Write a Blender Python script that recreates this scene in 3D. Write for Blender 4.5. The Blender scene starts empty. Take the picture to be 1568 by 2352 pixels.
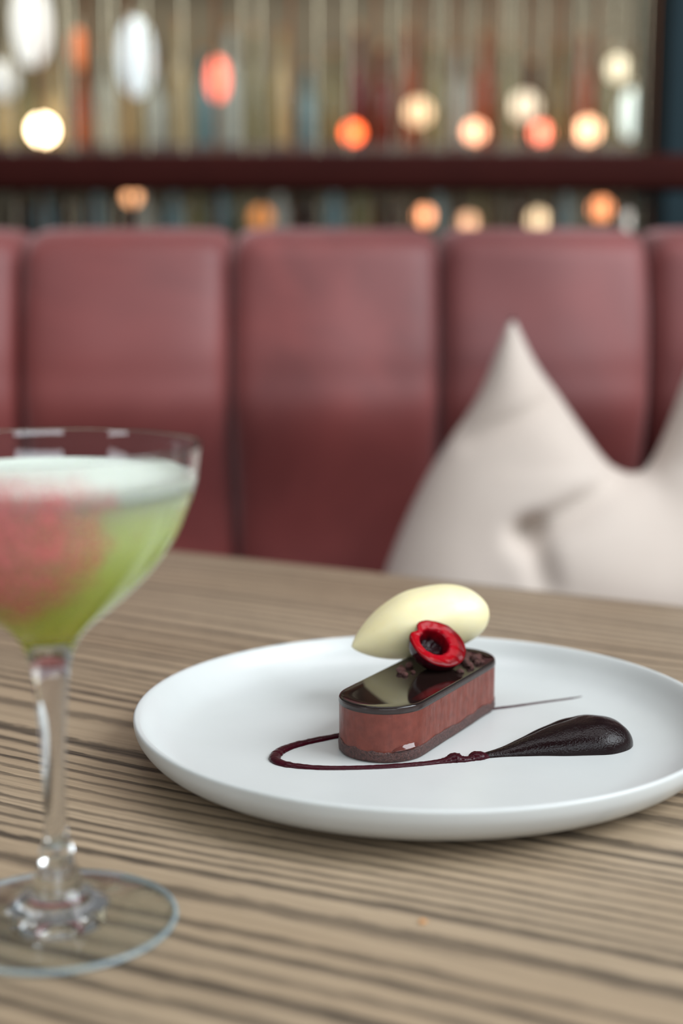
import bpy, bmesh, math, random
from mathutils import Vector, Matrix, noise as mnoise

# ------------------------------------------------------------------ camera, world, lights, exposure
SC = bpy.context.scene
COL = SC.collection
TZ = 0.75                                   # height of the table top
EYE = Vector((0, 0, TZ + 0.20))
FPX = 50 / 36 * 2352
PITCH = math.radians(9.2)

cam = bpy.data.cameras.new('camera')
cam.sensor_fit = 'VERTICAL'
cam.sensor_height = 36
cam.lens = 50
cam.clip_start = 0.02
cam.dof.use_dof = True
cam.dof.focus_distance = 0.585
cam.dof.aperture_fstop = 4.2
cam_o = bpy.data.objects.new('camera', cam)
COL.objects.link(cam_o)
cam_o.location = EYE
cam_o.rotation_euler = (math.pi / 2 - PITCH, 0, 0)
SC.camera = cam_o

world = bpy.data.worlds.new('room_ambience')
SC.world = world
world.use_nodes = True
wb = world.node_tree.nodes['Background']
wb.inputs[0].default_value = (0.93, 0.96, 1.0, 1)
wb.inputs[1].default_value = 0.18


def area_light(name, loc, target, sx, sy, power, col):
    d = bpy.data.lights.new(name, 'AREA')
    d.shape = 'RECTANGLE'
    d.size, d.size_y = sx, sy
    d.energy = power
    d.color = col
    o = bpy.data.objects.new(name, d)
    COL.objects.link(o)
    o.location = loc
    o.rotation_euler = (Vector(target) - Vector(loc)).to_track_quat('-Z', 'Y').to_euler()
    return o


area_light('daylight_side_window', (2.2, -0.1, 2.65), (0.05, 0.8, 0.75), 2.2, 1.7, 118, (0.88, 0.95, 1.0))
area_light('daylight_front_window', (0.7, -2.4, 2.3), (0.1, 0.8, 0.8), 2.2, 1.6, 50, (0.86, 0.94, 1.0))
area_light('daylight_far_window', (-2.0, -1.2, 2.0), (0.0, 0.7, 0.8), 0.8, 1.4, 14, (0.9, 0.96, 1.0))
area_light('overhead_fill_light', (0.3, 0.85, 2.75), (0.3, 1.25, 0.0), 2.0, 0.7, 15, (0.97, 0.97, 1.0))  # overhead area light added to brighten the upper bench pads
area_light('bar_fill_light', (0.0, 3.2, 2.7), (0.0, 4.6, 1.3), 2.4, 0.3, 22, (1.0, 0.94, 0.84))  # unseen fill added to light the back bar shelves and bottles

SC.view_settings.view_transform = 'Standard'
SC.view_settings.look = 'None'
SC.view_settings.exposure = 0.02
SC.view_settings.gamma = 1.0
SC.view_settings.use_curve_mapping = False


# ------------------------------------------------------------------ helpers
def ray(px, py):
    c, s = math.cos(PITCH), math.sin(PITCH)
    return Vector((0, c, -s)) + Vector((1, 0, 0)) * ((px - 784) / FPX) - Vector((0, s, c)) * ((py - 1176) / FPX)


def on_z(px, py, z):
    d = ray(px, py)
    return EYE + d * ((z - EYE.z) / d.z)


def on_y(px, py, y):
    d = ray(px, py)
    return EYE + d * (y / d.y)


def lin(r, g, b):
    def f(c):
        c /= 255
        return c / 12.92 if c <= 0.04045 else ((c + 0.055) / 1.055) ** 2.4
    return (f(r), f(g), f(b), 1)


def tag(o, label=None, cat=None, group=None, kind=None):
    if label: o['label'] = label
    if cat: o['category'] = cat
    if group: o['group'] = group
    if kind: o['kind'] = kind
    return o


def empty(name, loc=(0, 0, 0), rz=0):
    o = bpy.data.objects.new(name, None)
    o.empty_display_size = 0.02
    o.location = loc
    o.rotation_euler = (0, 0, rz)
    COL.objects.link(o)
    return o


def obj(name, bm, m, parent=None, smooth=True, auto=None, recalc=True):
    if recalc:
        bmesh.ops.recalc_face_normals(bm, faces=bm.faces)
    me = bpy.data.meshes.new(name)
    bm.to_mesh(me)
    bm.free()
    if smooth:
        for p in me.polygons: p.use_smooth = True
    if auto:
        me.set_sharp_from_angle(angle=math.radians(auto))
    if m: me.materials.append(m)
    o = bpy.data.objects.new(name, me)
    COL.objects.link(o)
    if parent: o.parent = parent
    return o


def copy_tree(o, parent=None):
    c = o.copy()
    COL.objects.link(c)
    if parent: c.parent = parent
    for ch in o.children: copy_tree(ch, c)
    return c


def add_lathe(bm, prof, seg=48, a0=0.0, a1=2 * math.pi):
    full = abs(a1 - a0 - 2 * math.pi) < 1e-6
    n = seg if full else seg + 1
    rings = []
    for r, z in prof:
        if r < 1e-7:
            rings.append([bm.verts.new((0, 0, z))])
        else:
            rings.append([bm.verts.new((r * math.cos(a0 + (a1 - a0) * k / seg), r * math.sin(a0 + (a1 - a0) * k / seg), z)) for k in range(n)])
    for A, B in zip(rings, rings[1:]):
        for k in range(seg):
            j = (k + 1) % n
            q = [A[k % len(A)], A[j % len(A)], B[j % len(B)], B[k % len(B)]]
            u = []
            for v in q:
                if v not in u: u.append(v)
            if len(u) > 2: bm.faces.new(u)
    return bm


def spline(pts, n):
    """Catmull-Rom through tuples of any size, n samples per span"""
    out = []
    P = [pts[0]] + list(pts) + [pts[-1]]
    for i in range(1, len(P) - 2):
        p0, p1, p2, p3 = P[i - 1], P[i], P[i + 1], P[i + 2]
        for k in range(n):
            t = k / n
            out.append(tuple(0.5 * (2 * b + (c - a) * t + (2 * a - 5 * b + 4 * c - d) * t * t + (3 * b - a - 3 * c + d) * t ** 3)
                             for a, b, c, d in zip(p0, p1, p2, p3)))
    out.append(tuple(pts[-1]))
    return out


def interp(tab, x):
    if x <= tab[0][0]: return tab[0][1]
    for (a, va), (b, vb) in zip(tab, tab[1:]):
        if x <= b:
            t = (x - a) / (b - a)
            return va + (vb - va) * t
    return tab[-1][1]


def add_grid(bm, f, nu, nv, close_u=False):
    V = [[bm.verts.new(f(i / nu, j / nv)) for i in range(nu if close_u else nu + 1)] for j in range(nv + 1)]
    for j in range(nv):
        for i in range(nu):
            i2 = (i + 1) % nu if close_u else i + 1
            bm.faces.new((V[j][i], V[j][i2], V[j + 1][i2], V[j + 1][i]))
    return V


def add_box(bm, lo, hi, bev=0.0, seg=2):
    r = bmesh.ops.create_cube(bm, size=1)
    vs = r['verts']
    for v in vs:
        v.co = Vector([lo[i] + (hi[i] - lo[i]) * (v.co[i] + 0.5) for i in range(3)])
    if bev:
        es = list({e for v in vs for e in v.link_edges})
        bmesh.ops.bevel(bm, geom=es, offset=bev, segments=seg, affect='EDGES', profile=0.5)
    return bm


def add_tube(bm, pts, rad, seg=12, flat=1.0):
    """tube along Vectors, radius function or list; flat squashes it in z"""
    rings = []
    for i, p in enumerate(pts):
        a = pts[max(i - 1, 0)]
        b = pts[min(i + 1, len(pts) - 1)]
        t = (b - a).normalized()
        up = Vector((0, 0, 1)) if abs(t.z) < 0.9 else Vector((0, 1, 0))
        s = t.cross(up).normalized()
        u = s.cross(t)
        r = rad[i] if isinstance(rad, list) else rad
        rings.append([bm.verts.new(p + s * (r * math.cos(2 * math.pi * k / seg)) + u * (r * flat * math.sin(2 * math.pi * k / seg))) for k in range(seg)])
    for A, B in zip(rings, rings[1:]):
        for k in range(seg):
            bm.faces.new((A[k], A[(k + 1) % seg], B[(k + 1) % seg], B[k]))
    bm.faces.new(rings[0][::-1])
    bm.faces.new(rings[-1])
    return bm


# ------------------------------------------------------------------ materials
class NT:
    def __init__(self, name):
        self.m = bpy.data.materials.new(name)
        self.m.use_nodes = True
        self.t = self.m.node_tree
        self.p = self.t.nodes['Principled BSDF']
        self.out = self.t.nodes['Material Output']

    def n(self, kind, **kw):
        o = self.t.nodes.new(kind)
        for k, v in kw.items(): setattr(o, k, v)
        return o

    def link(self, a, b): self.t.links.new(a, b)

    def val(self, sock, v):
        if isinstance(v, bpy.types.NodeSocket): self.link(v, sock)
        else: sock.default_value = v

    def math(self, op, a, b=0.0, c=0.0):
        o = self.n('ShaderNodeMath', operation=op)
        self.val(o.inputs[0], a)
        self.val(o.inputs[1], b)
        self.val(o.inputs[2], c)
        return o.outputs[0]

    def mix(self, f, a, b, blend='MIX'):
        o = self.n('ShaderNodeMix', data_type='RGBA', blend_type=blend)
        self.val(o.inputs[0], f)
        self.val(o.inputs[6], a)
        self.val(o.inputs[7], b)
        return o.outputs[2]

    def coord(self, kind='Object'):
        return self.n('ShaderNodeTexCoord').outputs[kind]

    def noise(self, vec, scale, detail=3, rough=0.5, dist=0.0):
        o = self.n('ShaderNodeTexNoise')
        self.link(vec, o.inputs['Vector'])
        o.inputs['Scale'].default_value = scale
        o.inputs['Detail'].default_value = detail
        o.inputs['Roughness'].default_value = rough
        o.inputs['Distortion'].default_value = dist
        return o.outputs[0]

    def mapv(self, vec, scale=(1, 1, 1), loc=(0, 0, 0)):
        o = self.n('ShaderNodeMapping')
        self.link(vec, o.inputs[0])
        o.inputs['Scale'].default_value = scale
        o.inputs['Location'].default_value = loc
        return o.outputs[0]

    def ramp(self, f, stops, interp='LINEAR'):
        o = self.n('ShaderNodeValToRGB')
        e = o.color_ramp
        e.interpolation = interp
        while len(e.elements) < len(stops): e.elements.new(0.5)
        for el, (p, c) in zip(e.elements, stops):
            el.position = p
            el.color = c if len(c) == 4 else (*c, 1)
        self.val(o.inputs[0], f)
        return o.outputs[0]

    def bump(self, h, strength=0.2, dist=0.001):
        o = self.n('ShaderNodeBump')
        o.inputs['Strength'].default_value = strength
        o.inputs['Distance'].default_value = dist
        self.link(h, o.inputs['Height'])
        self.link(o.outputs[0], self.p.inputs['Normal'])

    def set(self, **kw):
        for k, v in kw.items(): self.val(self.p.inputs[k.replace('_', ' ')], v)
        return self


def grey(v): return (v, v, v, 1)


def plain(name, c, rough=0.5, metal=0.0, var=0.12, scale=30, bump=0.0, **kw):
    k = NT(name)
    f = k.noise(k.coord(), scale, 4)
    k.set(Base_Color=k.mix(f, tuple(x * (1 - var) for x in c[:3]) + (1,), tuple(min(1, x * (1 + var)) for x in c[:3]) + (1,)), Roughness=rough, Metallic=metal, **kw)
    if bump: k.bump(f, bump, 0.001)
    return k.m


def glow(name, c, strength):
    k = NT(name)
    f = k.noise(k.coord(), 40, 2)
    k.set(Base_Color=c, Roughness=0.35, Emission_Color=k.mix(f, c, tuple(x * 0.9 for x in c[:3]) + (1,)), Emission_Strength=strength)
    return k.m


def wood_table():
    k = NT('zebra_grain_wood')
    co = k.coord()
    sep = k.n('ShaderNodeSeparateXYZ')
    k.link(co, sep.inputs[0])
    u, v = sep.outputs[0], sep.outputs[1]
    w1 = k.noise(k.mapv(co, (1.5, 4, 1), (3.1, 0, 0)), 1.0, 1)
    w2 = k.noise(k.mapv(co, (6, 26, 1)), 1.0, 2)
    w3 = k.noise(k.mapv(co, (70, 700, 1)), 1.0, 4, 0.7)
    vv = k.math('ADD', v, k.math('MULTIPLY', k.math('SUBTRACT', w1, 0.5), 0.07))
    vv = k.math('ADD', vv, k.math('MULTIPLY', k.math('SUBTRACT', w2, 0.5), 0.007))
    vf = k.math('ADD', vv, k.math('MULTIPLY', k.math('SUBTRACT', w3, 0.5), 0.0052))
    cb = k.n('ShaderNodeCombineXYZ')
    k.link(vv, cb.inputs[1])
    wide = k.noise(cb.outputs[0], 11.0, 1)
    ph = k.math('ADD', k.math('MULTIPLY', vf, 88.0), k.math('MULTIPLY', wide, 8.0))
    idn = k.n('ShaderNodeTexWhiteNoise', noise_dimensions='1D')
    k.link(k.math('FLOOR', ph), idn.inputs['W'])
    ident = idn.outputs['Value']
    fr = k.math('FRACT', ph)
    # each ring: soft rise into a dark late-wood line, abrupt end
    width = k.math('ADD', 0.40, k.math('MULTIPLY', ident, 0.28))
    a = k.math('DIVIDE', fr, width)
    rise = k.math('MINIMUM', k.math('MULTIPLY', a, 2.8), 1.0)
    fall = k.math('MAXIMUM', k.math('MINIMUM', k.math('MULTIPLY', k.math('SUBTRACT', 1.0, a), 5.0), 1.0), 0.0)
    line = k.math('MULTIPLY', rise, fall)
    fade = k.noise(k.mapv(co, (3, 60, 1), (9, 2, 0)), 1.0, 3)
    fade = k.ramp(fade, [(0.3, grey(0.62)), (0.52, grey(1.0))])
    fib = k.noise(k.mapv(co, (26, 1500, 1)), 1.0, 3, 0.6)
    fibc = k.ramp(fib, [(0.38, grey(0.0)), (0.62, grey(1.0))])
    streng = k.math('MULTIPLY', k.math('MULTIPLY', line, fade), k.math('ADD', 0.72, k.math('MULTIPLY', ident, 0.28)))
    streng = k.math('MULTIPLY', streng, k.math('ADD', 0.66, k.math('MULTIPLY', fibc, 0.34)))
    mid = k.noise(k.mapv(co, (4, 330, 1), (2, 7, 0)), 1.0, 3, 0.6)
    midc = k.ramp(mid, [(0.40, grey(0.55)), (0.56, grey(0.0))])
    streng = k.math('MAXIMUM', streng, k.math('MULTIPLY', midc, 0.34))
    patch = k.noise(k.mapv(co, (3, 14, 1), (5, 5, 0)), 1.0, 2)
    light = k.mix(patch, lin(154, 130, 103), lin(180, 161, 136))
    light = k.mix(k.math('MULTIPLY', k.math('SUBTRACT', 1.0, fibc), 0.28), light, lin(104, 84, 64))
    col = k.mix(streng, light, lin(29, 21, 17))
    k.set(Base_Color=col, Roughness=k.math('ADD', 0.42, k.math('MULTIPLY', streng, 0.15)), Specular_IOR_Level=0.45)
    k.bump(k.math('SUBTRACT', fib, streng), 0.12, 0.0006)
    return k.m


def velvet():
    k = NT('dusty_rose_velvet')
    co = k.coord()
    f = k.noise(k.mapv(co, (5, 5, 5)), 1.0, 3, 0.55, 0.6)
    col = k.mix(k.ramp(f, [(0.35, grey(0)), (0.68, grey(1))]), lin(98, 27, 25), lin(128, 50, 46))
    k.set(Base_Color=col, Roughness=0.62, Specular_IOR_Level=0.9, Sheen_Weight=k.ramp(k.noise(k.mapv(co, (4, 4, 5), (1.3, 0, 2)), 1.0, 3), [(0.38, grey(0.25)), (0.62, grey(0.8))]), Sheen_Roughness=0.42, Sheen_Tint=lin(240, 206, 206))
    k.bump(k.noise(co, 600, 2), 0.15, 0.001)
    return k.m


def ceramic():
    k = NT('white_stoneware')
    co = k.coord()
    f = k.noise(co, 25, 3)
    g = k.noise(co, 900, 2)
    k.set(Base_Color=k.mix(f, lin(192, 194, 191), lin(202, 204, 202)), Roughness=0.3, Specular_IOR_Level=0.5)
    k.bump(g, 0.06, 0.0003)
    return k.m


def clear_glass():
    k = NT('clear_glass')
    f = k.noise(k.coord(), 60, 2)
    k.set(Base_Color=k.mix(f, (0.985, 0.995, 0.99, 1), (1, 1, 1, 1)), Roughness=0.0, Transmission_Weight=1.0, IOR=1.5)
    return k.m


def thin_glass():
    k = NT('thin_clear_glass')
    lw = k.n('ShaderNodeLayerWeight')
    lw.inputs['Blend'].default_value = 0.5
    tr = k.n('ShaderNodeBsdfTransparent')
    tr.inputs[0].default_value = (0.97, 0.99, 0.985, 1)
    gls = k.n('ShaderNodeBsdfGlossy')
    gls.inputs['Roughness'].default_value = 0.02
    mx = k.n('ShaderNodeMixShader')
    k.link(k.math('MULTIPLY', k.math('POWER', lw.outputs['Facing'], 4.0), 0.8), mx.inputs[0])
    k.link(tr.outputs[0], mx.inputs[1])
    k.link(gls.outputs[0], mx.inputs[2])
    k.set(Base_Color=(1, 1, 1, 1), Roughness=0.0, Transmission_Weight=1.0, IOR=1.5)
    m2 = k.n('ShaderNodeMixShader')
    f = k.noise(k.coord(), 60, 2)
    k.link(k.math('ADD', 0.84, k.math('MULTIPLY', f, 0.08)), m2.inputs[0])
    k.link(k.p.outputs[0], m2.inputs[1])
    k.link(mx.outputs[0], m2.inputs[2])
    k.link(m2.outputs[0], k.out.inputs[0])
    return k.m


def rim_glass():
    k = NT('glass_edge_painted_highlight')
    f = k.noise(k.coord(), 90, 2)
    k.set(Base_Color=k.mix(f, lin(186, 214, 224), lin(206, 228, 236)), Roughness=0.15, Transmission_Weight=0.72, IOR=1.45)  # pale blue base paints the window highlight onto the foot edge
    return k.m


def liquid():
    k = NT('cloudy_green_cocktail')
    co = k.coord()
    sep = k.n('ShaderNodeSeparateXYZ')
    k.link(co, sep.inputs[0])
    f = k.noise(co, 70, 4, 0.6)
    h = k.math('ADD', sep.outputs[2], k.math('MULTIPLY', k.math('SUBTRACT', f, 0.5), 0.012))
    col = k.ramp(k.math('MULTIPLY', h, 1 / 0.15), [(0.64, lin(226, 236, 60)), (0.76, lin(222, 238, 120)), (0.92, lin(226, 244, 184))])
    k.set(Base_Color=col, Roughness=0.12, Subsurface_Weight=1.0, Subsurface_Radius=(1.0, 1.0, 0.6), Subsurface_Scale=0.02, Specular_IOR_Level=0.35)
    return k.m


def foam():
    k = NT('pale_foam')
    co = k.coord()
    f = k.noise(co, 400, 3)
    k.set(Base_Color=k.mix(f, lin(206, 218, 200), lin(224, 230, 220)), Roughness=0.55, Subsurface_Weight=0.4, Subsurface_Radius=(1, 1, 0.8), Subsurface_Scale=0.003)
    k.bump(k.noise(co, 1500, 2), 0.25, 0.0005)
    return k.m


def powder():
    """pink dust sprayed on the front of the bowl: grains on clear glass, thinning out to the edge of the spray"""
    k = NT('pink_powder')
    co = k.coord()
    sep = k.n('ShaderNodeSeparateXYZ')
    k.link(co, sep.inputs[0])
    th = k.math('ARCTAN2', sep.outputs[0], k.math('MULTIPLY', sep.outputs[1], -1.0))
    du = k.math('DIVIDE', k.math('ADD', th, 0.24), 1.0)
    dz = k.math('DIVIDE', k.math('SUBTRACT', sep.outputs[2], 0.1270), 0.0300)
    d = k.math('SQRT', k.math('ADD', k.math('MULTIPLY', du, du), k.math('MULTIPLY', dz, dz)))
    big = k.noise(co, 110, 3, 0.6)
    d = k.math('ADD', d, k.math('MULTIPLY', k.math('SUBTRACT', big, 0.5), 0.8))
    cover = k.ramp(d, [(0.1, grey(0.95)), (0.5, grey(0.8)), (0.78, grey(0.45)), (1.0, grey(0.0))])
    grain = k.noise(k.mapv(co, (1, 1, 0.6)), 420, 4, 0.75)
    alpha = k.math('MULTIPLY', cover, k.ramp(grain, [(0.36, grey(0.45)), (0.56, grey(1.0))]))
    col = k.mix(big, lin(226, 104, 108), lin(244, 160, 158))
    k.set(Base_Color=col, Roughness=0.9, Alpha=alpha, Specular_IOR_Level=0.1)
    return k.m


def mousse():
    k = NT('chocolate_mousse')
    co = k.coord()
    f = k.noise(co, 300, 3)
    g = k.noise(k.mapv(co, (1, 1, 0.25)), 320, 2)
    h = k.noise(co, 2600, 2)
    vo = k.n('ShaderNodeTexVoronoi')
    vo.inputs['Scale'].default_value = 190
    k.link(co, vo.inputs['Vector'])
    pits = k.ramp(vo.outputs['Distance'], [(0.08, grey(0)), (0.2, grey(1))])
    col = k.mix(k.ramp(f, [(0.3, grey(0)), (0.7, grey(1))]), lin(100, 42, 30), lin(118, 54, 41))
    col = k.mix(k.math('MULTIPLY', k.math('SUBTRACT', 1.0, pits), 0.25), col, lin(80, 36, 30))
    k.set(Base_Color=col, Roughness=k.ramp(g, [(0.35, grey(0.28)), (0.6, grey(0.5))]), Subsurface_Weight=0.15, Subsurface_Scale=0.002, Specular_IOR_Level=0.5)
    hh = k.math('ADD', k.math('MULTIPLY', g, 1.2), k.math('ADD', k.math('MULTIPLY', h, 0.25), k.math('MULTIPLY', pits, 0.5)))
    k.bump(hh, 0.28, 0.0008)
    return k.m


def biscuit():
    k = NT('dark_biscuit')
    co = k.coord()
    f = k.noise(co, 900, 4, 0.7)
    k.set(Base_Color=k.mix(k.ramp(f, [(0.35, grey(0)), (0.65, grey(1))]), lin(44, 24, 22), lin(92, 56, 50)), Roughness=0.42)
    k.bump(f, 0.7, 0.0012)
    return k.m


def sauce():
    k = NT('dark_cherry_sauce')
    co = k.coord()
    f = k.noise(co, 500, 4, 0.65)
    k.set(Base_Color=k.mix(f, (0.004, 0.001, 0.0012, 1), (0.009, 0.002, 0.0025, 1)), Roughness=0.16, Specular_IOR_Level=0.2)
    k.bump(k.noise(co, 1300, 3), 0.3, 0.0008)
    return k.m


def thin_sauce():
    k = NT('thin_cherry_sauce')
    co = k.coord()
    f = k.noise(co, 400, 4, 0.65)
    k.set(Base_Color=k.mix(f, (0.014, 0.0015, 0.003, 1), (0.05, 0.003, 0.009, 1)), Roughness=0.25, Specular_IOR_Level=0.16)
    k.bump(k.noise(co, 1100, 3), 0.2, 0.0006)
    return k.m


def ice_cream():
    k = NT('vanilla_ice_cream')
    co = k.coord()
    f = k.noise(co, 60, 3)
    g = k.noise(co, 500, 3)
    sp = k.n('ShaderNodeTexVoronoi')
    sp.inputs['Scale'].default_value = 330
    k.link(co, sp.inputs['Vector'])
    specks = k.ramp(sp.outputs['Distance'], [(0.05, grey(1)), (0.09, grey(0))])
    specks = k.math('MULTIPLY', specks, k.ramp(k.noise(co, 90, 1), [(0.55, grey(0)), (0.62, grey(0.6))]))
    col = k.mix(f, lin(232, 216, 160), lin(236, 228, 194))
    col = k.mix(specks, col, lin(110, 92, 40))
    k.set(Base_Color=col, Roughness=0.38, Subsurface_Weight=0.35, Subsurface_Radius=(1.0, 0.8, 0.35), Subsurface_Scale=0.004)
    k.bump(g, 0.06, 0.0005)
    return k.m


def cherry_flesh():
    k = NT('cherry_flesh')
    co = k.coord()
    g = k.n('ShaderNodeVectorMath', operation='LENGTH')
    flat = k.mapv(co, (1, 1, 0), (0.0016, -0.0009, 0))
    k.link(flat, g.inputs[0])
    f = k.noise(co, 500, 3)
    d = k.math('ADD', g.outputs['Value'], k.math('MULTIPLY', k.math('SUBTRACT', f, 0.5), 0.0016))
    col = k.ramp(k.math('MULTIPLY', d, 1 / 0.012), [(0.44, lin(30, 4, 9)), (0.54, lin(96, 4, 13)), (0.66, lin(158, 3, 22)), (0.9, lin(146, 2, 12)), (1.05, lin(110, 3, 12))])
    k.set(Base_Color=col, Roughness=0.2, Specular_IOR_Level=0.12, Subsurface_Weight=0.25, Subsurface_Radius=(1, 0.1, 0.1), Subsurface_Scale=0.002)
    k.bump(f, 0.25, 0.0008)
    return k.m


def linen():
    k = NT('pale_pink_linen')
    co = k.coord()
    f = k.noise(co, 7, 3)
    wv = k.noise(k.mapv(co, (900, 900, 200)), 1.0, 2)
    k.set(Base_Color=k.mix(f, lin(186, 170, 157), lin(198, 186, 176)), Roughness=0.85, Sheen_Weight=0.2)
    k.bump(wv, 0.2, 0.001)
    return k.m


M = {
    'table': wood_table(), 'velvet': velvet(), 'ceramic': ceramic(), 'glass': clear_glass(), 'thin_glass': thin_glass(), 'rim_glass': rim_glass(), 'liquid': liquid(), 'foam': foam(),
    'powder': powder(), 'mousse': mousse(), 'biscuit': biscuit(), 'sauce': sauce(), 'thin_sauce': thin_sauce(), 'ice': ice_cream(),
    'flesh': cherry_flesh(), 'linen': linen(),
    'skin': plain('cherry_skin', (0.035, 0.002, 0.006, 1), 0.14, 0, 0.3, 200),
    'glaze': plain('mirror_glaze', (0.011, 0.006, 0.005, 1), 0.045, 0, 0.2, 100, Specular_IOR_Level=0.45),
    'glaze_side': plain('glaze_edge', lin(44, 31, 28), 0.3, 0, 0.25, 500, 0.1),
    'nib': plain('cocoa_nib', lin(84, 46, 40), 0.5, 0, 0.5, 500, 0.5),
    'crumb': plain('amber_crumb', lin(200, 140, 80), 0.5, 0, 0.2, 800),
    'rail': plain('mahogany_rail', lin(48, 14, 10), 0.7, 0, 0.3, 12, Specular_IOR_Level=0.08),
    'iron': plain('black_iron', lin(38, 36, 36), 0.45, 0.6, 0.2, 40, 0.05),
    'brass': plain('aged_brass', lin(190, 178, 150), 0.25, 1.0, 0.15, 20),
    'copper': plain('brown_copper', lin(120, 76, 50), 0.35, 1.0, 0.15, 20),
    'floor': plain('dark_oak_floor', lin(88, 70, 56), 0.5, 0, 0.25, 6),
    'wall': plain('plaster_wall', lin(150, 140, 122), 0.85, 0, 0.08, 5, 0.05),
    'teal': plain('dark_teal_paint', lin(34, 48, 53), 0.7, 0, 0.12, 8, Specular_IOR_Level=0.1),
    'bar_back': plain('olive_panel', lin(122, 110, 86), 0.6, 0, 0.35, 5),
    'shelf': plain('brown_shelf', lin(92, 74, 68), 0.5, 0, 0.2, 9),
    'cork': plain('cork', lin(170, 130, 90), 0.8, 0, 0.2, 200),
    'label': plain('cream_label', lin(220, 208, 182), 0.7, 0, 0.08, 60),
}

# ------------------------------------------------------------------ the room
bm = bmesh.new(); add_box(bm, (-4, -3, -0.1), (4, 5.2, 0))
tag(obj('floor', bm, M['floor'], smooth=False), kind='structure')
bm = bmesh.new(); add_box(bm, (-4, 5.0, 0), (4, 5.2, 3.0))
tag(obj('wall_back', bm, M['wall'], smooth=False), kind='structure')
p = on_y(1513, 300, 2.25)
bm = bmesh.new(); add_box(bm, (p.x, 2.2, 0), (p.x + 0.3, 2.45, 3.0), 0.006)
tag(obj('column', bm, M['teal'], smooth=False), 'dark teal square column at the end of the rod screen', kind='structure')

# ------------------------------------------------------------------ table
EDGE_A, EDGE_N = Vector((0.879, -0.4766, 0)), Vector((0.4766, 0.879, 0))
RZ = math.atan2(EDGE_A.y, EDGE_A.x)
far_mid = Vector((0.035, 0.9667, 0)) + EDGE_A * 0.05
t_c = far_mid - EDGE_N * 0.36
t = empty('dining_table', (t_c.x, t_c.y, 0), RZ)
tag(t, 'rectangular wooden table with dark striped zebra grain under the plate', 'table')
bm = bmesh.new(); add_box(bm, (-0.66, -0.36, TZ - 0.032), (0.66, 0.36, TZ), 0.003, 3)
obj('tabletop', bm, M['table'], t, auto=40)
bm = bmesh.new(); add_lathe(bm, [(0, TZ - 0.0325), (0.14, TZ - 0.0325), (0.14, TZ - 0.04), (0.035, TZ - 0.045), (0.035, 0.03), (0.0, 0.03)], 32)
obj('pedestal', bm, M['iron'], t, auto=40)
bm = bmesh.new(); add_lathe(bm, [(0, 0.031), (0.03, 0.031), (0.05, 0.028), (0.24, 0.014), (0.25, 0.008), (0.25, 0.0), (0, 0.0)], 48)
obj('base_plate', bm, M['iron'], t, auto=40)

# ------------------------------------------------------------------ plate
PC = Vector((0.0356, 0.588, TZ))
FZ = 0.0060                                  # plate floor above table
prof = spline([(0.0, 0.0012), (0.075, 0.0012), (0.086, 0.0008), (0.089, 0.0), (0.0935, 0.0), (0.0995, 0.0012), (0.1092, 0.0042), (0.1176, 0.0088), (0.1223, 0.0145),
               (0.1236, 0.0192), (0.1230, 0.0208), (0.1213, 0.0206), (0.1195, 0.0188), (0.115, 0.0132), (0.108, 0.0086), (0.098, 0.0066), (0.085, FZ + 0.0001), (0.06, FZ), (0.03, FZ), (0.0, FZ)], 5)
prof = [(max(r, 0.0) if 0 < i < len(prof) - 1 else 0.0, z) for i, (r, z) in enumerate(prof)]
bm = bmesh.new(); add_lathe(bm, prof, 160)
plate = obj('dinner_plate', bm, M['ceramic'])
plate.location = PC + Vector((0, 0, 0.0002))
tag(plate, 'round white stoneware plate with raised rim carrying the chocolate dessert', 'plate')
PZ = TZ + FZ

# ------------------------------------------------------------------ chocolate bar
BA, BL, BR = Vector((0.0178, 0.5742, 0)), 0.0685, 0.0188
BD = Vector((0.4926, 0.8703, 0))
BP = Vector((BD.y, -BD.x, 0))                # to the right of the bar


def capsule(r, n=28, m=14, jit=0.0, seed=0.0):
    """outline of the bar in its own frame: x along the bar, y across"""
    o = []
    for k in range(n + 1):
        a = math.pi / 2 + math.pi * k / n
        o.append((r * math.cos(a), r * math.sin(a)))
    for k in range(1, m): o.append((BL * k / m, -r))
    for k in range(n + 1):
        a = -math.pi / 2 + math.pi * k / n
        o.append((BL + r * math.cos(a), r * math.sin(a)))
    for k in range(1, m): o.append((BL * (1 - k / m), r))
    return o


def bar_layers(bm, layers, cap_lo=True, cap_hi=True, wob=None):
    rings = []
    for r, z in layers:
        ring = []
        for i, (x, y) in enumerate(capsule(r)):
            dz = wob(x, y, z) if wob else Vector((0, 0, 0))
            ring.append(bm.verts.new(Vector((x, y, z)) + dz))
        rings.append(ring)
    n = len(rings[0])
    for A, B in zip(rings, rings[1:]):
        for k in range(n): bm.faces.new((A[k], A[(k + 1) % n], B[(k + 1) % n], B[k]))
    if cap_lo: bm.faces.new(rings[0][::-1])
    if cap_hi: bm.faces.new(rings[-1])


bar = empty('chocolate_bar_dessert', (BA.x, BA.y, PZ + 0.0003), math.atan2(BD.y, BD.x))
tag(bar, 'oblong chocolate mousse bar with rounded ends and mirror glaze, on the plate', 'dessert')
HB = 0.0235


def wob_base(x, y, z):
    if z < 0.0005: return Vector((0, 0, 0))
    n = mnoise.noise(Vector((x * 260, y * 260, 1.7))) + 0.6 * mnoise.noise(Vector((x * 800, y * 800, 3)))
    q = mnoise.noise(Vector((x * 700, y * 700, z * 900)))
    c = Vector((0, y, 0)).normalized() if 0 < x < BL else (Vector((x if x < 0 else x - BL, y, 0))).normalized()
    return Vector((0, 0, n * 0.0017 * min(1, z / 0.003))) + c * q * 0.0003


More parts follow.
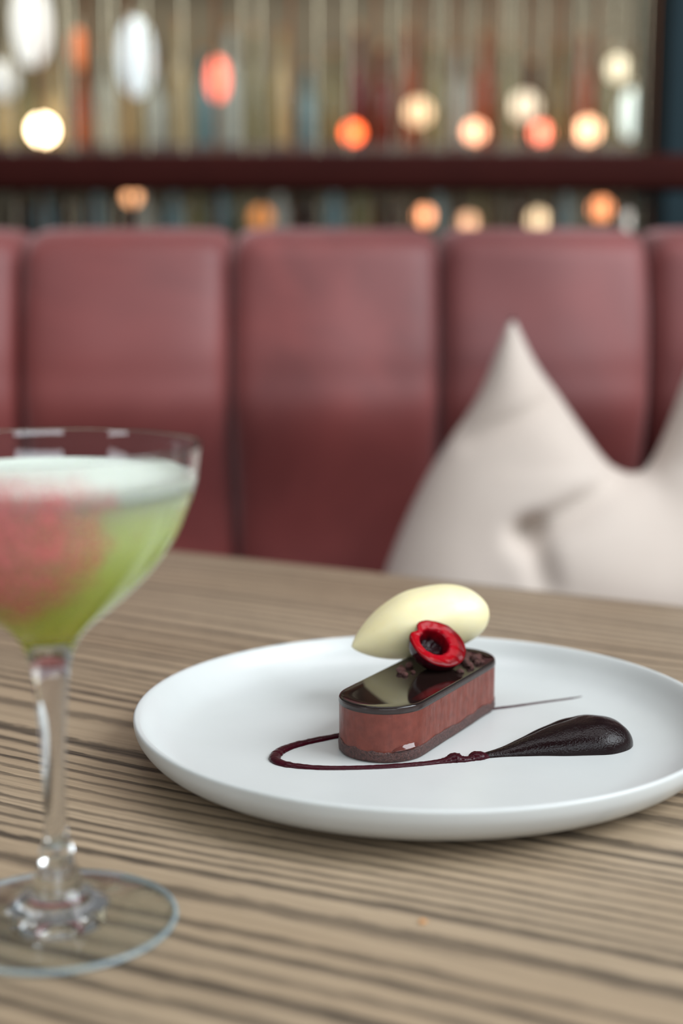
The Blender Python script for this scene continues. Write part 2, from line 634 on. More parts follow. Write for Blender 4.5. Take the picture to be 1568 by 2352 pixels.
bm = bmesh.new(); bar_layers(bm, [(BR - 0.0006, 0.0), (BR + 0.0001, 0.0006), (BR + 0.0003, 0.0016), (BR + 0.0003, 0.0028), (BR + 0.0003, 0.0040), (BR + 0.00025, 0.0050), (BR - 0.0008, 0.0055)], wob=wob_base)
obj('biscuit_base', bm, M['biscuit'], bar)
bm = bmesh.new(); bar_layers(bm, [(BR - 0.0006, 0.0030)] + [(BR, 0.0036 + 0.0019 * k) for k in range(10)] + [(BR, 0.0205)])
obj('mousse_body', bm, M['mousse'], bar, auto=50)
bm = bmesh.new(); bar_layers(bm, [(BR - 0.0004, 0.0203), (BR + 0.0001, 0.0206), (BR + 0.00025, 0.0214), (BR + 0.0002, 0.0224)], cap_hi=False)
bar_layers(bm, [(BR + 0.0002, 0.0224), (BR + 0.00005, 0.02305)], cap_lo=False, cap_hi=False)
obj('glaze_side', bm, M['glaze_side'], bar)
bm = bmesh.new(); bar_layers(bm, [(BR + 0.00005, 0.02305), (BR - 0.0002, 0.0234), (BR - 0.0006, 0.0236), (BR - 0.0012, 0.02355), (BR - 0.003, HB - 0.0001), (BR - 0.006, HB - 0.0001), (BR - 0.010, HB - 0.0001)], cap_lo=False)
obj('glaze_top', bm, M['glaze'], bar)
# wet drip and little pits near the base at the front end
bm = bmesh.new()


def drip(a, b):
    u = 2 * a - 1
    tip = max(0.0, 1 - abs(u) ** 2.6) ** 0.6
    ang = math.radians(238 + 21 * u)
    z0 = 0.0053 + 0.0006 * u
    if b < 0.25:
        q = b / 0.25
        return ((BR + (0.0003 + 0.0011 * q) * tip) * math.cos(ang), (BR + (0.0003 + 0.0011 * q) * tip) * math.sin(ang), z0 + 0.0003 * q * tip)
    q = (b - 0.25) / 0.75
    rr = BR - 0.0001 + 0.0015 * (1 - q) ** 1.15 * tip
    return (rr * math.cos(ang), rr * math.sin(ang), z0 + (0.0003 + 0.0019 * q) * tip)


add_grid(bm, drip, 20, 8)
obj('glaze_drip', bm, plain('wet_drip', lin(90, 46, 40), 0.06, 0, 0.1, 100), bar)
TOPZ = PZ + HB - 0.0001

# ------------------------------------------------------------------ quenelle of ice cream
QC = on_z(963, 1430, TOPZ + 0.0146)
qa = math.radians(13)
q_len, q_rad = 0.0336, 0.0160
bm = bmesh.new()


def quen(a, b):
    s = 2 * b - 1
    # blunt right end, pointed left end
    prof_r = (max(0.0, 1 - abs(s) ** (3.0 if s > 0 else 1.85))) ** (0.52 if s > 0 else 0.80)
    bend = -0.0028 * s * s + (0.0016 * s)
    th = 2 * math.pi * a
    facet = 1 + 0.045 * math.cos(3 * th - 1.9)
    lump = 1 + 0.02 * mnoise.noise(Vector((s * 2.5, math.cos(th), math.sin(th))))
    r = q_rad * prof_r * facet * lump
    ridge = 0.0006 * math.exp(-((th - 1.25) / 0.12) ** 2) * prof_r
    return (q_len * s, (r + ridge) * math.cos(th), (r + ridge) * math.sin(th) * 0.97 + bend)


add_grid(bm, quen, 64, 60, True)
bmesh.ops.remove_doubles(bm, verts=bm.verts, dist=0.00002)
ice = obj('ice_cream_quenelle', bm, M['ice'])
ice.location = QC
ice.rotation_euler = (0, -math.radians(9), qa)
tag(ice, 'smooth cream coloured quenelle of ice cream lying across the chocolate bar', 'ice cream')

# ------------------------------------------------------------------ half cherry
CR = 0.0127
CC = on_z(1007, 1478, TOPZ + 0.0118)
cn = Vector((0.36, -0.55, 0.76)).normalized()
up = Vector((0, 0.28, 0.96))
cx_ = up.cross(cn).normalized()
cy_ = cn.cross(cx_)
rot = Matrix((cx_, cy_, cn)).transposed().to_4x4()
ch = empty('cherry_half')
ch.matrix_world = Matrix.Translation(CC) @ rot
tag(ch, 'halved dark red cherry with its pit hollow facing out, leaning on the ice cream', 'cherry')
NOT = math.radians(138)


def cr(th):
    d = (th - NOT + math.pi) % (2 * math.pi) - math.pi
    return 1 - 0.16 * math.exp(-(d / 0.17) ** 2) + 0.05 * math.exp(-((abs(d) - 0.5) / 0.3) ** 2)


bm = bmesh.new()


def skin(a, b):
    th = 2 * math.pi * a
    ph = b * math.pi / 2
    r = CR * math.cos(ph) * (1 + (cr(th) - 1) * math.cos(ph))
    return (r * math.cos(th) * 1.06, r * math.sin(th), -CR * 0.93 * math.sin(ph) - 0.0002)


add_grid(bm, skin, 64, 18, True)
bmesh.ops.remove_doubles(bm, verts=bm.verts, dist=0.00002)
obj('cherry_skin', bm, M['skin'], ch)
bm = bmesh.new()
FL = [(1.0, -0.0003), (0.99, 0.0000), (0.97, 0.0003), (0.92, 0.0005), (0.80, 0.0005), (0.68, 0.0003), (0.58, 0.0000), (0.53, -0.0005), (0.505, -0.0015), (0.48, -0.0032), (0.40, -0.0054), (0.22, -0.0066), (0.0001, -0.0068)]


def flesh(a, b):
    th = 2 * math.pi * a
    i = b * (len(FL) - 1)
    k = min(int(i), len(FL) - 2)
    f, z = FL[k][0] + (FL[k + 1][0] - FL[k][0]) * (i - k), FL[k][1] + (FL[k + 1][1] - FL[k][1]) * (i - k)
    c = cr(th) if f > 0.6 else 1 + (cr(th) - 1) * f / 0.6
    z += 0.00035 * mnoise.noise(Vector((math.cos(th) * 4, math.sin(th) * 4, f * 6)))
    if f < 0.6: f *= 1 + 0.10 * mnoise.noise(Vector((math.cos(th) * 3, math.sin(th) * 3, 7)))
    return (CR * f * c * math.cos(th) * 1.06 - (1 - f) * 0.0034, CR * f * c * math.sin(th) + (1 - f) * 0.0018, z)


add_grid(bm, flesh, 64, 36, True)
bmesh.ops.remove_doubles(bm, verts=bm.verts, dist=0.00002)
obj('cherry_flesh', bm, M['flesh'], ch)

# ------------------------------------------------------------------ cocoa nibs on the glaze
random.seed(5)


def nib_mesh(seed):
    bm = bmesh.new()
    bmesh.ops.create_icosphere(bm, subdivisions=2, radius=1)
    for v in bm.verts:
        n = mnoise.noise(v.co * 1.3 + Vector((seed, 0, 0)))
        v.co *= 1 + 0.45 * n
        v.co.z *= 0.75
    return bm


protos = []
NIBS = [(0.034, 0.0095, .0021), (0.039, 0.012, .0017), (0.031, 0.006, .0014), (0.044, 0.0105, .002), (0.036, 0.0045, .0012), (0.047, -0.0132, .0016),
        (0.058, -0.0125, .0019), (0.0615, -0.0095, .0022), (0.064, -0.0135, .0016), (0.067, -0.0065, .0021), (0.0695, -0.0108, .0023), (0.0725, -0.0055, .0019),
        (0.0745, -0.0098, .0017), (0.0665, -0.0148, .0013), (0.071, -0.0015, .002), (0.0625, -0.0055, .0018), (0.0765, -0.002, .0016), (0.0555, -0.0150, .0013)]
for i, (x, y, s) in enumerate(NIBS):
    if i < 4:
        o = obj('cocoa_nib', nib_mesh(i * 3.1), M['nib'], smooth=False)
        protos.append(o)
    else:
        o = protos[i % 4].copy()
        COL.objects.link(o)
    w = BA + BD * x - BP * y
    o.location = (w.x, w.y, TOPZ + s * 0.52)
    o.scale = (s, s * random.uniform(0.7, 1.1), s)
    o.rotation_euler = (random.uniform(-.3, .3), random.uniform(-.3, .3), random.uniform(0, 6))
    if x < 0.0465:
        tag(o, 'brown cocoa nib on the glaze between the ice cream and the cherry', 'cocoa nib', 'cocoa nibs under the ice cream')
    elif x < 0.0475 or x < 0.057 and y < -0.013:
        tag(o, 'brown cocoa nib on the glaze edge directly in front of the cherry', 'cocoa nib', 'cocoa nibs in front of the cherry')
    else:
        tag(o, 'brown cocoa nib on the far end of the glaze behind the cherry', 'cocoa nib', 'cocoa nibs behind the cherry')

# ------------------------------------------------------------------ sauce swoosh
sw = empty('cherry_sauce', (0, 0, 0))
tag(sw, 'dark cherry sauce swoosh, thin loop around the bar ending in a teardrop', 'sauce')
path = [(1396, 1595, .0007), (1330, 1604, .0007), (1250, 1614, .0006), (1180, 1624, .0007), (1120, 1632, .0008), (1000, 1652, .001), (880, 1675, .0013), (778, 1693, .0015), (700, 1709, .0016), (655, 1723, .0018),
        (634, 1737, .0019), (633, 1750, .0018), (660, 1760, .0016), (720, 1766, .0013), (790, 1767, .0012), (880, 1764, .0012), (960, 1758, .0012), (1005, 1753, .0013), (1028, 1750, .0019), (1045, 1747, .0029), (1062, 1748, .0018), (1080, 1746, .0016), (1096, 1742, .0027), (1130, 1738, .0008)]
random.seed(2)
pp = spline([(*on_z(x, y, PZ), r) for x, y, r in path], 12)
pts = [Vector(q[:3]) + Vector((0, 0, q[3] * 0.22)) for q in pp]
rad = [(q[3] * 1.2 + 0.0002) * (1 + 0.13 * mnoise.noise(Vector((i * 0.35, 0, 0))) + 0.08 * mnoise.noise(Vector((i * 0.9, 5, 0)))) for i, q in enumerate(pp)]
bm = bmesh.new(); add_tube(bm, pts, rad, 14, 0.7)
obj('drizzle', bm, M['thin_sauce'], sw)
DA, DB = on_z(1085, 1744, PZ), on_z(1441, 1698, PZ)
dl = (DB - DA).length
dd = (DB - DA).normalized()
dn = Vector((-dd.y, dd.x, 0))
WID = [(0, .0010), (.08, .0020), (.2, .0038), (.35, .0075), (.5, .0118), (.65, .0150), (.78, .0162), (.88, .0145), (.94, .0112), (.98, .0066), (1, .0004)]
HEI = [(0, .0012), (.08, .0020), (.2, .0030), (.35, .0058), (.5, .0085), (.65, .0108), (.78, .0118), (.88, .0104), (.94, .0080), (.98, .0046), (1, .0003)]
wid = spline(WID, 6)
hei = spline(HEI, 6)
bm = bmesh.new()


def dollop(a, b):
    s = b
    w, h = interp(wid, s), interp(hei, s)
    th = math.pi * a                              # 0 front foot .. pi back foot
    cx2, sz = math.cos(th), math.sin(th)
    y = -w * cx2 * (1 + 0.06 * mnoise.noise(Vector((s * 6, cx2 * 2, 0))))
    z = h * sz ** 0.8
    groove = -0.14 * h * math.exp(-((y / max(w, 1e-5) - 0.42) / 0.13) ** 2) * (1 if s < 0.8 else max(0, (0.95 - s) / 0.15))
    z = max(0.0, z + groove + 0.03 * h * mnoise.noise(Vector((s * 9, y * 300, 2))) * sz)
    p = DA + dd * (dl * s) + dn * (y + 0.0015 * math.sin(math.pi * s))
    return (p.x, p.y, PZ + z)


add_grid(bm, dollop, 40, 70)
ob = obj('teardrop', bm, M['sauce'], sw)

# ------------------------------------------------------------------ coupe glass and cocktail
GX, GY = -0.0895, 0.424
gl = empty('coupe_glass', (GX, GY, TZ))
tag(gl, 'clear stemmed coupe glass with pink powder sprayed on its bowl', 'glass')
rim_o = [(0.0364, 0.0001), (0.0370, 0.0004), (0.0376, 0.0010), (0.0373, 0.0016), (0.0364, 0.0020)]
foot_b = [(0.0, 0.0012), (0.006, 0.0011), (0.0150, 0.0008)]
foot_c = [(0.0150, 0.0008), (0.025, 0.0004), (0.0364, 0.0001)]
foot_t = [(0.0364, 0.0020), (0.031, 0.0030), (0.0255, 0.0038), (0.0200, 0.0050), (0.0160, 0.0064)]
stem_o = [(0.0160, 0.0064), (0.0120, 0.0086), (0.0094, 0.0110), (0.0080, 0.0132), (0.0070, 0.0160), (0.0058, 0.0190), (0.0053, 0.0205), (0.0054, 0.0225), (0.0051, 0.0248), (0.0042, 0.0275), (0.0037, 0.0310), (0.0035, 0.0385), (0.0036, 0.0500), (0.0040, 0.0611), (0.0048, 0.0720), (0.0060, 0.0830), (0.0078, 0.0890), (0.0100, 0.0930)]
bowl_o = [(0.0100, 0.0930), (0.0137, 0.0968), (0.0226, 0.1041), (0.0320, 0.1133), (0.0388, 0.1228), (0.0424, 0.1308), (0.0450, 0.1374), (0.0463, 0.1430), (0.0474, 0.1505), (0.04755, 0.1514), (0.0472, 0.1519), (0.0468, 0.1514)]
bowl_i = [(0.0468, 0.1514), (0.0464, 0.1490), (0.0455, 0.1430), (0.0441, 0.1374), (0.0414, 0.1310), (0.0377, 0.1232), (0.0308, 0.1139), (0.0212, 0.1050), (0.0125, 0.0985), (0.0060, 0.0962), (0.0, 0.0958)]
S = 5
so, bo, bi = spline(stem_o, S), spline(bowl_o, S), spline(bowl_i, S)
bi[-1] = (0.0, bi[-1][1])
bm = bmesh.new(); add_lathe(bm, foot_c, 96); add_lathe(bm, foot_t, 96); obj('foot', bm, M['thin_glass'], gl, recalc=False)
bm = bmesh.new(); add_lathe(bm, spline(rim_o, S), 96); obj('foot_rim', bm, M['rim_glass'], gl, recalc=False)
bm = bmesh.new(); add_lathe(bm, foot_b, 96); add_lathe(bm, so, 96); obj('stem', bm, M['glass'], gl, recalc=False)
bm = bmesh.new(); add_lathe(bm, bo + bi[1:], 96); obj('bowl', bm, M['glass'], gl, recalc=False)


def outer_r(z):
    b = sorted((zz, r) for r, zz in bo)
    return interp(b, z)


bm = bmesh.new()
zs = [0.1005 + (0.1495 - 0.1005) * k / 40 for k in range(41)]
add_lathe(bm, [(outer_r(z) + 0.00025, z) for z in zs], 60, math.radians(185), math.radians(330))
obj('powder_dusting', bm, M['powder'], gl)

ZL = 0.1418
ck = empty('cocktail', (GX, GY, TZ))
tag(ck, 'cloudy pale green cocktail with white foam on top, in the coupe glass', 'drink')
lp = [(r + 0.00012, z) for r, z in bi if z < ZL - 0.0022]
lp = [(0.0, 0.0957)] + [(r, z) for r, z in lp[::-1] if r > 0.0005]
rl = interp(sorted((zz, r) for r, zz in bi), ZL - 0.0024) + 0.00012
bm = bmesh.new(); add_lathe(bm, lp + [(rl, ZL - 0.0024), (0.0, ZL - 0.0024)], 96)
obj('green_liquid', bm, M['liquid'], ck, auto=60)
rt = interp(sorted((zz, r) for r, zz in bi), ZL + 0.0008) + 0.0001
bm = bmesh.new(); add_lathe(bm, [(0, ZL - 0.0023), (rl, ZL - 0.0023), ((rl + rt) / 2, ZL - 0.0008), (rt, ZL + 0.0008), (rt - 0.0015, ZL + 0.0004), (rt - 0.004, ZL - 0.0001), (rt - 0.008, ZL - 0.0003), (0.02, ZL - 0.0003), (0, ZL - 0.0003)], 96)
obj('foam', bm, M['foam'], ck, auto=60)

# crumb on the table
bm = nib_mesh(9.0)
o = obj('crumb', bm, M['crumb'])
o.location = on_z(970, 2120, TZ) + Vector((0, 0, 0.0006))
o.scale = (0.0013, 0.001, 0.0008)
tag(o, 'tiny amber crumb lying on the bare table in front of the plate', 'crumb')

# ------------------------------------------------------------------ velvet bench
BY = 1.43
bench = empty('velvet_bench', (0, BY, 0))
tag(bench, 'dusty rose velvet banquette with vertical padded back panels behind the table', 'bench')
PW = 0.2090
seams = [-0.1106 + PW * k for k in range(-5, 6)]
zt, zm, zb = 1.0046, TZ + 0.107, 0.40


def panel(x0, w, seed):
    bm = bmesh.new()

    def f(a, b):
        s = 2 * a - 1
        # b runs from the bottom up the face, over the rounded top and down behind
        if b < 0.78:
            z = zb + (zt - 0.03 - zb) * (b / 0.78)
            y = 0.0
        else:
            q = (b - 0.78) / 0.22 * math.pi * 0.62
            z = zt - 0.03 + 0.03 * math.sin(q)
            y = 0.06 * (1 - math.cos(q))
        edge = (1 - abs(s) ** 12) ** 0.6 if abs(s) < 1 else 0
        puff = 0.026 * edge + 0.012 * (1 - s * s)
        crease = 0.002 * math.exp(-((z - zm) / 0.016) ** 2)
        low = 0.15 * math.tanh(0.80 * 0.022 * math.log(1 + math.exp(min(30.0, (zm - 0.03 - z) / 0.022))) / 0.15)
        if z < zm: lean = (zt - zm) * -0.26
        lean = (zt - z) * -0.26
        lump = 0.004 * mnoise.noise(Vector((x0 * 9 + s * 1.3, z * 9, seed)))
        top = 0.5 if b > 0.9 else 1.0
        zz = z - (1 - edge) * 0.016 * max(0.0, min(1.0, (b - 0.72) / 0.1))
        return (x0 + w / 2 + s * w / 2 * 0.995, y + lean - (puff - crease + lump) * top + low + 0.03, zz)
    add_grid(bm, f, 36, 84)
    return bm


for i, (a, b) in enumerate(zip(seams, seams[1:])):
    obj('back_panel', panel(a, b - a, i * 2.3), M['velvet'], bench)
bm = bmesh.new(); add_box(bm, (seams[0], 0.10, 0.10), (seams[-1], 0.16, 0.985), 0.012)
obj('back_frame', bm, M['velvet'], bench)
bm = bmesh.new(); add_box(bm, (seams[0], -0.52, 0.30), (seams[-1], 0.06, 0.455), 0.035, 4)
obj('seat_cushion', bm, M['velvet'], bench)
bm = bmesh.new(); add_box(bm, (seams[0], -0.48, 0.0), (seams[-1], 0.05, 0.30), 0.004)
obj('plinth', bm, M['rail'], bench, smooth=False)

# ------------------------------------------------------------------ cushion with dented top
cu = empty('throw_cushion', (0.258, 1.235, 0.456))
tag(cu, 'pale pink linen cushion with dented top, leaning on the velvet bench', 'cushion')
# outline measured from the table-top level
XL = [(0, -0.245), (0.30, -0.242), (0.53, -0.222), (0.72, -0.184), (0.86, -0.137), (0.95, -0.116), (1, -0.104)]
XR = [(0, 0.236), (0.30, 0.232), (0.53, 0.216), (0.72, 0.176), (0.86, 0.128), (0.95, 0.098), (1, 0.082)]
ZTOP = [(-1, 0.164), (-0.78, 0.123), (-0.55, 0.093), (-0.3, 0.060), (-0.08, 0.034), (0.12, 0.024), (0.32, 0.030), (0.5, 0.062), (0.72, 0.118), (0.9, 0.150), (1, 0.168)]
xl, xr, ztop = spline(XL, 5), spline(XR, 5), spline(ZTOP, 5)


def seg_d(x, z, ax, az, bx, bz):
    dx, dz = bx - ax, bz - az
    t_ = max(0, min(1, ((x - ax) * dx + (z - az) * dz) / (dx * dx + dz * dz)))
    return math.hypot(x - ax - dx * t_, z - az - dz * t_), t_


def cushion_pt(s, t_, side):
    L, Rr = interp(xl, t_), interp(xr, t_)
    x = (L + Rr) / 2 + s * (Rr - L) / 2
    z = -0.295 + (interp(ztop, s * t_ ** 0.5) + 0.295) * t_
    tt = 2 * t_ - 1
    e = max(0.0, (1 - s ** 4) * (1 - tt ** 6))
    d = 0.082 * e ** 0.55
    if t_ > 0.55: d *= 1 - 0.30 * ((t_ - 0.55) / 0.45)
    if side > 0:
        # creases running down from the dent
        d1, k1 = seg_d(x, z, -0.015, 0.020, -0.100, -0.022)
        d2, k2 = seg_d(x, z, -0.095, -0.020, -0.085, -0.060)
        d3, k3 = seg_d(x, z, -0.145, 0.055, -0.075, 0.085)
        d -= 0.024 * math.exp(-(d1 / 0.012) ** 2) * (0.4 + 0.6 * k1)
        d -= 0.020 * math.exp(-(d2 / 0.011) ** 2) * (1 - 0.5 * k2)
        d -= 0.008 * math.exp(-(d3 / 0.009) ** 2)
        if z < 0.03: d += 0.028 * math.exp(-((x - 0.03) / 0.11) ** 2) * math.exp(-((z + 0.06) / 0.07) ** 2)
        d += 0.006 * mnoise.noise(Vector((x * 14, z * 14, 4))) * e
    y = -d if side > 0 else d * 0.55
    return (x, y + (z + 0.295) * 0.13, z + 0.3)


bm = bmesh.new()
V1 = add_grid(bm, lambda a, b: cushion_pt(2 * a - 1, b, 1), 72, 72)
V2 = add_grid(bm, lambda a, b: cushion_pt(2 * a - 1, b, -1), 72, 72)
bmesh.ops.remove_doubles(bm, verts=bm.verts, dist=0.0004)
obj('cover', bm, M['linen'], cu)

# ------------------------------------------------------------------ rod screen with its rail
RY = 1.80
scr = empty('rod_screen', (0, RY, 0))
tag(scr, 'screen of thin vertical metal rods behind a dark mahogany rail', 'screen')
zr0, zr1 = on_y(784, 437, RY - 0.05).z, on_y(784, 356, RY - 0.05).z
bm = bmesh.new(); add_box(bm, (-1.9, -0.07, zr0), (0.86, -0.012, zr1), 0.006, 3)
obj('rail', bm, M['rail'], scr)
bm = bmesh.new(); add_box(bm, (-1.9, -0.02, 0.0), (0.86, 0.02, 0.05), 0.004)
obj('bottom_rail', bm, M['rail'], scr)
bm = bmesh.new(); add_box(bm, (-1.9, -0.02, 2.25), (0.86, 0.02, 2.31), 0.004)
obj('top_rail', bm, M['rail'], scr)


def rod_mesh(r):
    bm = bmesh.new()
    add_lathe(bm, [(0, 0.049), (r, 0.049), (r, 2.251), (0, 2.251)], 12)
    return bm


rods = {}
random.seed(11)
spots = [(px, 'thick' if k % 3 else 'dark') for k, px in enumerate([-1400, -1290, -1210, -1100, -1010, -900, -820, -730, -640, -560, -470, -400, -330, -250, -170, -90, -30, 30, 92, 152, 172, 205, 246, 268, 300, 341, 422, 496, 560, 600, 668, 730, 800, 860])]
px = 900
while px < 1500:
    spots.append((px, random.choice(['thin', 'thin', 'thin_dark'])))
    px += random.uniform(13, 26)
for px, kind in spots:
    if kind not in rods:
        r = {'thick': 0.0019, 'dark': 0.0021, 'thin': 0.0010, 'thin_dark': 0.0012}[kind]
        o = obj('rod', rod_mesh(r), M['copper' if 'dark' in kind else 'brass'], scr, auto=40)
        rods[kind] = o
    else:
        o = rods[kind].copy()
        COL.objects.link(o)
    o.location = (on_y(px, 300, RY).x, 0, 0)

# ------------------------------------------------------------------ back bar: shelves, bottles, lamps
WY = 4.50
bar_u = empty('back_bar', (0, WY, 0))
tag(bar_u, 'wooden back bar with two lamp lined shelves behind the rod screen', 'shelf')
SH1, SH2, SH3 = on_y(784, 342, WY).z, on_y(784, 548, WY).z, TZ + 1.32
bm = bmesh.new(); add_box(bm, (-2.9, 0.20, 0.0), (1.5, 0.23, 2.4))
obj('back_panel', bm, M['bar_back'], bar_u, smooth=False)
for z in (SH1, SH2, SH3):
    bm = bmesh.new(); add_box(bm, (-2.9, -0.16, z - 0.035), (1.5, 0.20, z), 0.003)
    obj('shelf_board', bm, M['shelf'], bar_u, smooth=False)
for x in (-2.93, 1.5):
    bm = bmesh.new(); add_box(bm, (x, -0.16, 0.0), (x + 0.03, 0.23, 2.4), 0.003)
    obj('side_panel', bm, M['shelf'], bar_u, smooth=False)

BOTTLE = [(0, 0.0), (0.034, 0.0), (0.037, 0.004), (0.037, 0.15), (0.035, 0.165), (0.026, 0.185), (0.016, 0.205), (0.0135, 0.22), (0.0135, 0.265), (0.0155, 0.268), (0.0155, 0.278), (0.0, 0.278)]
colours = {
    'olive green': lin(128, 122, 84), 'amber': lin(146, 96, 54), 'pale grey': lin(176, 182, 172), 'dark red': lin(104, 34, 28), 'teal grey': lin(120, 148, 150),
    'sandy': lin(186, 166, 122), 'dark brown': lin(62, 42, 32), 'rust': lin(152, 76, 46)}
bot = {}


def bottle(px, col, shelf, h=1.0, w=1.0, dy=0.06):
    z = SH1 if shelf == 'upper' else SH2
    x = on_y(px, 300, WY + dy).x
    if col not in bot:
        r = empty('bottle')
        bm = bmesh.new(); add_lathe(bm, BOTTLE, 24); obj('body', bm, plain('bottle_' + col.replace(' ', '_'), colours[col], 0.15, 0, 0.1, 10), r, auto=50)
        bm = bmesh.new(); add_lathe(bm, [(0, 0.2781), (0.0125, 0.2781), (0.0135, 0.30), (0.0, 0.301)], 16); obj('stopper', bm, M['cork'], r, auto=40)
        bot[col] = r
    else:
        r = copy_tree(bot[col])
    r.location = (x, WY + dy, z + 0.0005)
    r.scale = (w, w, h)
    tag(r, f'{col} bottle standing on the {shelf} shelf of the back bar', 'bottle', f'{col} bottles on the {shelf} bar shelf')


for i, (px, c) in enumerate([(-40, 'pale grey'), (15, 'sandy'), (70, 'olive green'), (128, 'sandy'), (190, 'rust'), (246, 'pale grey'), (302, 'sandy'), (360, 'pale grey'), (416, 'sandy'), (470, 'teal grey'), (530, 'pale grey'),
                             (590, 'olive green'), (648, 'sandy'), (705, 'teal grey'), (764, 'olive green'), (822, 'dark red'), (878, 'dark red'), (938, 'rust'), (996, 'olive green'), (1052, 'pale grey'), (1108, 'rust'),
                             (1166, 'olive green'), (1224, 'dark brown'), (1280, 'olive green'), (1338, 'rust'), (1394, 'olive green'), (1450, 'sandy'), (1500, 'dark brown')]):
    random.seed(i * 7)
    bottle(px, c, 'upper', random.uniform(0.85, 1.35), random.uniform(0.88, 0.98), random.uniform(0.05, 0.12))
for i, (px, c) in enumerate([(40, 'dark brown'), (95, 'teal grey'), (150, 'dark brown'), (215, 'teal grey'), (270, 'dark brown'), (330, 'pale grey'), (395, 'teal grey'), (450, 'olive green'), (505, 'teal grey'), (560, 'olive green'), (640, 'pale grey'),
                             (700, 'dark brown'), (765, 'teal grey'), (830, 'olive green'), (900, 'dark brown'), (1010, 'teal grey'), (1100, 'olive green'), (1190, 'dark brown'), (1300, 'teal grey'), (1430, 'dark brown'), (1500, 'dark brown')]):
    random.seed(i * 13 + 1)
    bottle(px, c, 'lower', random.uniform(0.5, 0.62), random.uniform(0.85, 0.94), random.uniform(0.06, 0.12))

LY = WY - 0.08


def globe_lamp(px, py, r, col, strength, label, shelf):
    """a small lit glass globe on a turned foot"""
    c = on_y(px, py, LY)
    z = SH1 if shelf == 'upper' else SH2
    L = empty('globe_lamp', (c.x, c.y, z + 0.0005))
    h = max(c.z - z, r + 0.012)
    bm = bmesh.new()
    bmesh.ops.create_uvsphere(bm, u_segments=24, v_segments=14, radius=r)
    bmesh.ops.translate(bm, verts=bm.verts, vec=(0, 0, h))
    obj('globe', bm, glow('lit_glass_' + str(px), col, strength), L)
    bm = bmesh.new(); add_lathe(bm, [(0, 0), (r * 0.9, 0), (r * 0.9, 0.005), (0.006, 0.009), (0.006, h - r * 0.96), (r * 0.4, h - r * 0.93), (0, h - r * 0.93)], 20)
    obj('stand', bm, M['brass'], L, auto=40)
    tag(L, label, 'lamp')


K = lambda *c: lin(*c)
globe_lamp(98, 300, 0.036, K(255, 226, 180), 17.39, 'brightest white hot globe lamp above the left end of the rail', 'upper')
globe_lamp(810, 312, 0.028, K(255, 104, 52), 6.09, 'orange globe lamp standing alone in front of the dark red bottles', 'upper')
globe_lamp(960, 258, 0.040, K(242, 205, 160), 1.91, 'cream globe lamp next to the orange one, on a tall stand', 'upper')
globe_lamp(1090, 303, 0.030, K(255, 180, 140), 4.35, 'peach globe lamp between the tall cream and grey white globes', 'upper')
globe_lamp(1205, 245, 0.043, K(222, 206, 178), 1.65, 'grey white globe lamp on a tall stand above a coral one', 'upper')
globe_lamp(1242, 312, 0.028, K(255, 132, 104), 4.35, 'coral pink globe lamp just below the grey white globe', 'upper')
globe_lamp(1350, 306, 0.035, K(255, 194, 150), 3.91, 'pale peach globe lamp in front of a rust bottle', 'upper')
globe_lamp(1505, 300, 0.025, K(225, 78, 60), 1.30, 'dim red globe lamp beside the teal column, upper shelf', 'upper')
globe_lamp(303, 452, 0.023, K(235, 168, 118), 3.48, 'tan globe lamp on the lower shelf, cut off by the rail', 'lower')
globe_lamp(975, 496, 0.025, K(255, 170, 120), 3.48, 'tan orange globe lamp on the lower shelf near the middle seam', 'lower')
globe_lamp(1075, 515, 0.030, K(235, 180, 140), 1.74, 'dim peach globe lamp behind the bench top edge', 'lower')
globe_lamp(1235, 505, 0.029, K(240, 208, 165), 2.26, 'cream globe lamp on the lower shelf between peach and amber', 'lower')
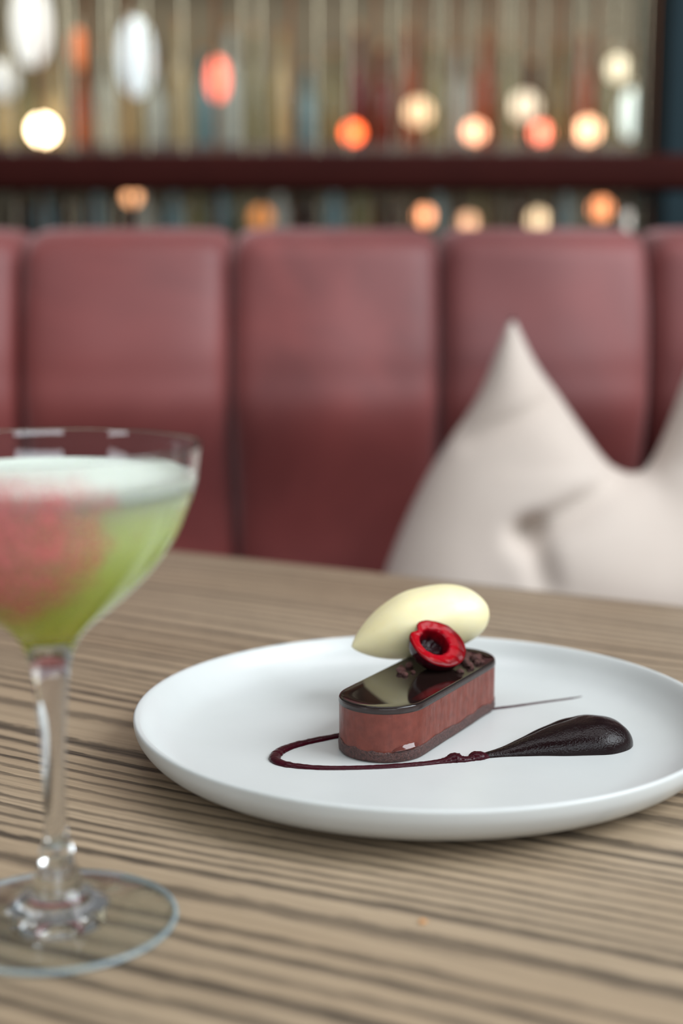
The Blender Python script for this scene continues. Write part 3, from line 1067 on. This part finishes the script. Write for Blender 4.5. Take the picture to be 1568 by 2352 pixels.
globe_lamp(1380, 480, 0.030, K(240, 150, 98), 3.04, 'amber globe lamp highest on the lower shelf, near the column', 'lower')
globe_lamp(1456, 508, 0.031, K(205, 206, 200), 1.57, 'pale grey globe lamp at the column end of the lower shelf', 'lower')
globe_lamp(600, 500, 0.033, K(222, 140, 74), 0.87, 'dim orange globe lamp low behind the bench middle', 'lower')


def pendant(px, py, rx, rz, col, strength, label, y=3.6, shape='oval'):
    c = on_y(px, py, y)
    L = empty('pendant_lamp', (c.x, c.y, c.z))
    bm = bmesh.new()
    pr = [(0.0, -rz)] + [(rx * math.sin(math.pi * k / 16) ** 0.8, -rz * math.cos(math.pi * k / 16)) for k in range(1, 16)] + [(0.0, rz)]
    add_lathe(bm, pr, 28)
    obj('shade', bm, glow('lit_shade_' + str(px), col, strength), L)
    bm = bmesh.new(); add_lathe(bm, [(0, rz * 0.97), (rx * 0.3, rz * 0.97), (rx * 0.3, rz + 0.02), (0.004, rz + 0.03), (0, rz + 0.03)], 16)
    obj('cap', bm, M['brass'], L, auto=40)
    bm = bmesh.new(); add_tube(bm, [Vector((0, 0, rz + 0.028)), Vector((0, 0, 2.95 - c.z))], 0.0025, 8)
    obj('cord', bm, M['iron'], L)
    tag(L, label, 'pendant lamp')


pendant(312, 132, 0.042, 0.092, K(224, 236, 238), 0.95, 'white oval pendant lamp hanging right of the white hot globe')
pendant(72, 55, 0.045, 0.10, K(240, 240, 232), 1.0, 'large white oval pendant lamp above the white hot globe')
pendant(8, 185, 0.036, 0.045, K(215, 214, 206), 0.7, 'small round grey white pendant below the large oval one')
pendant(500, 182, 0.024, 0.050, K(255, 118, 92), 2.6, 'coral red pendant lamp with a pointed glass shade')
pendant(180, 112, 0.022, 0.045, K(206, 112, 64), 0.9, 'dim orange pendant between the two white oval pendants')
pendant(1418, 158, 0.026, 0.030, K(225, 212, 180), 1.9, 'small cream round pendant near the teal column')
pendant(1449, 262, 0.030, 0.058, K(214, 226, 216), 1.5, 'pale blue white oval pendant hanging lowest near the teal column')
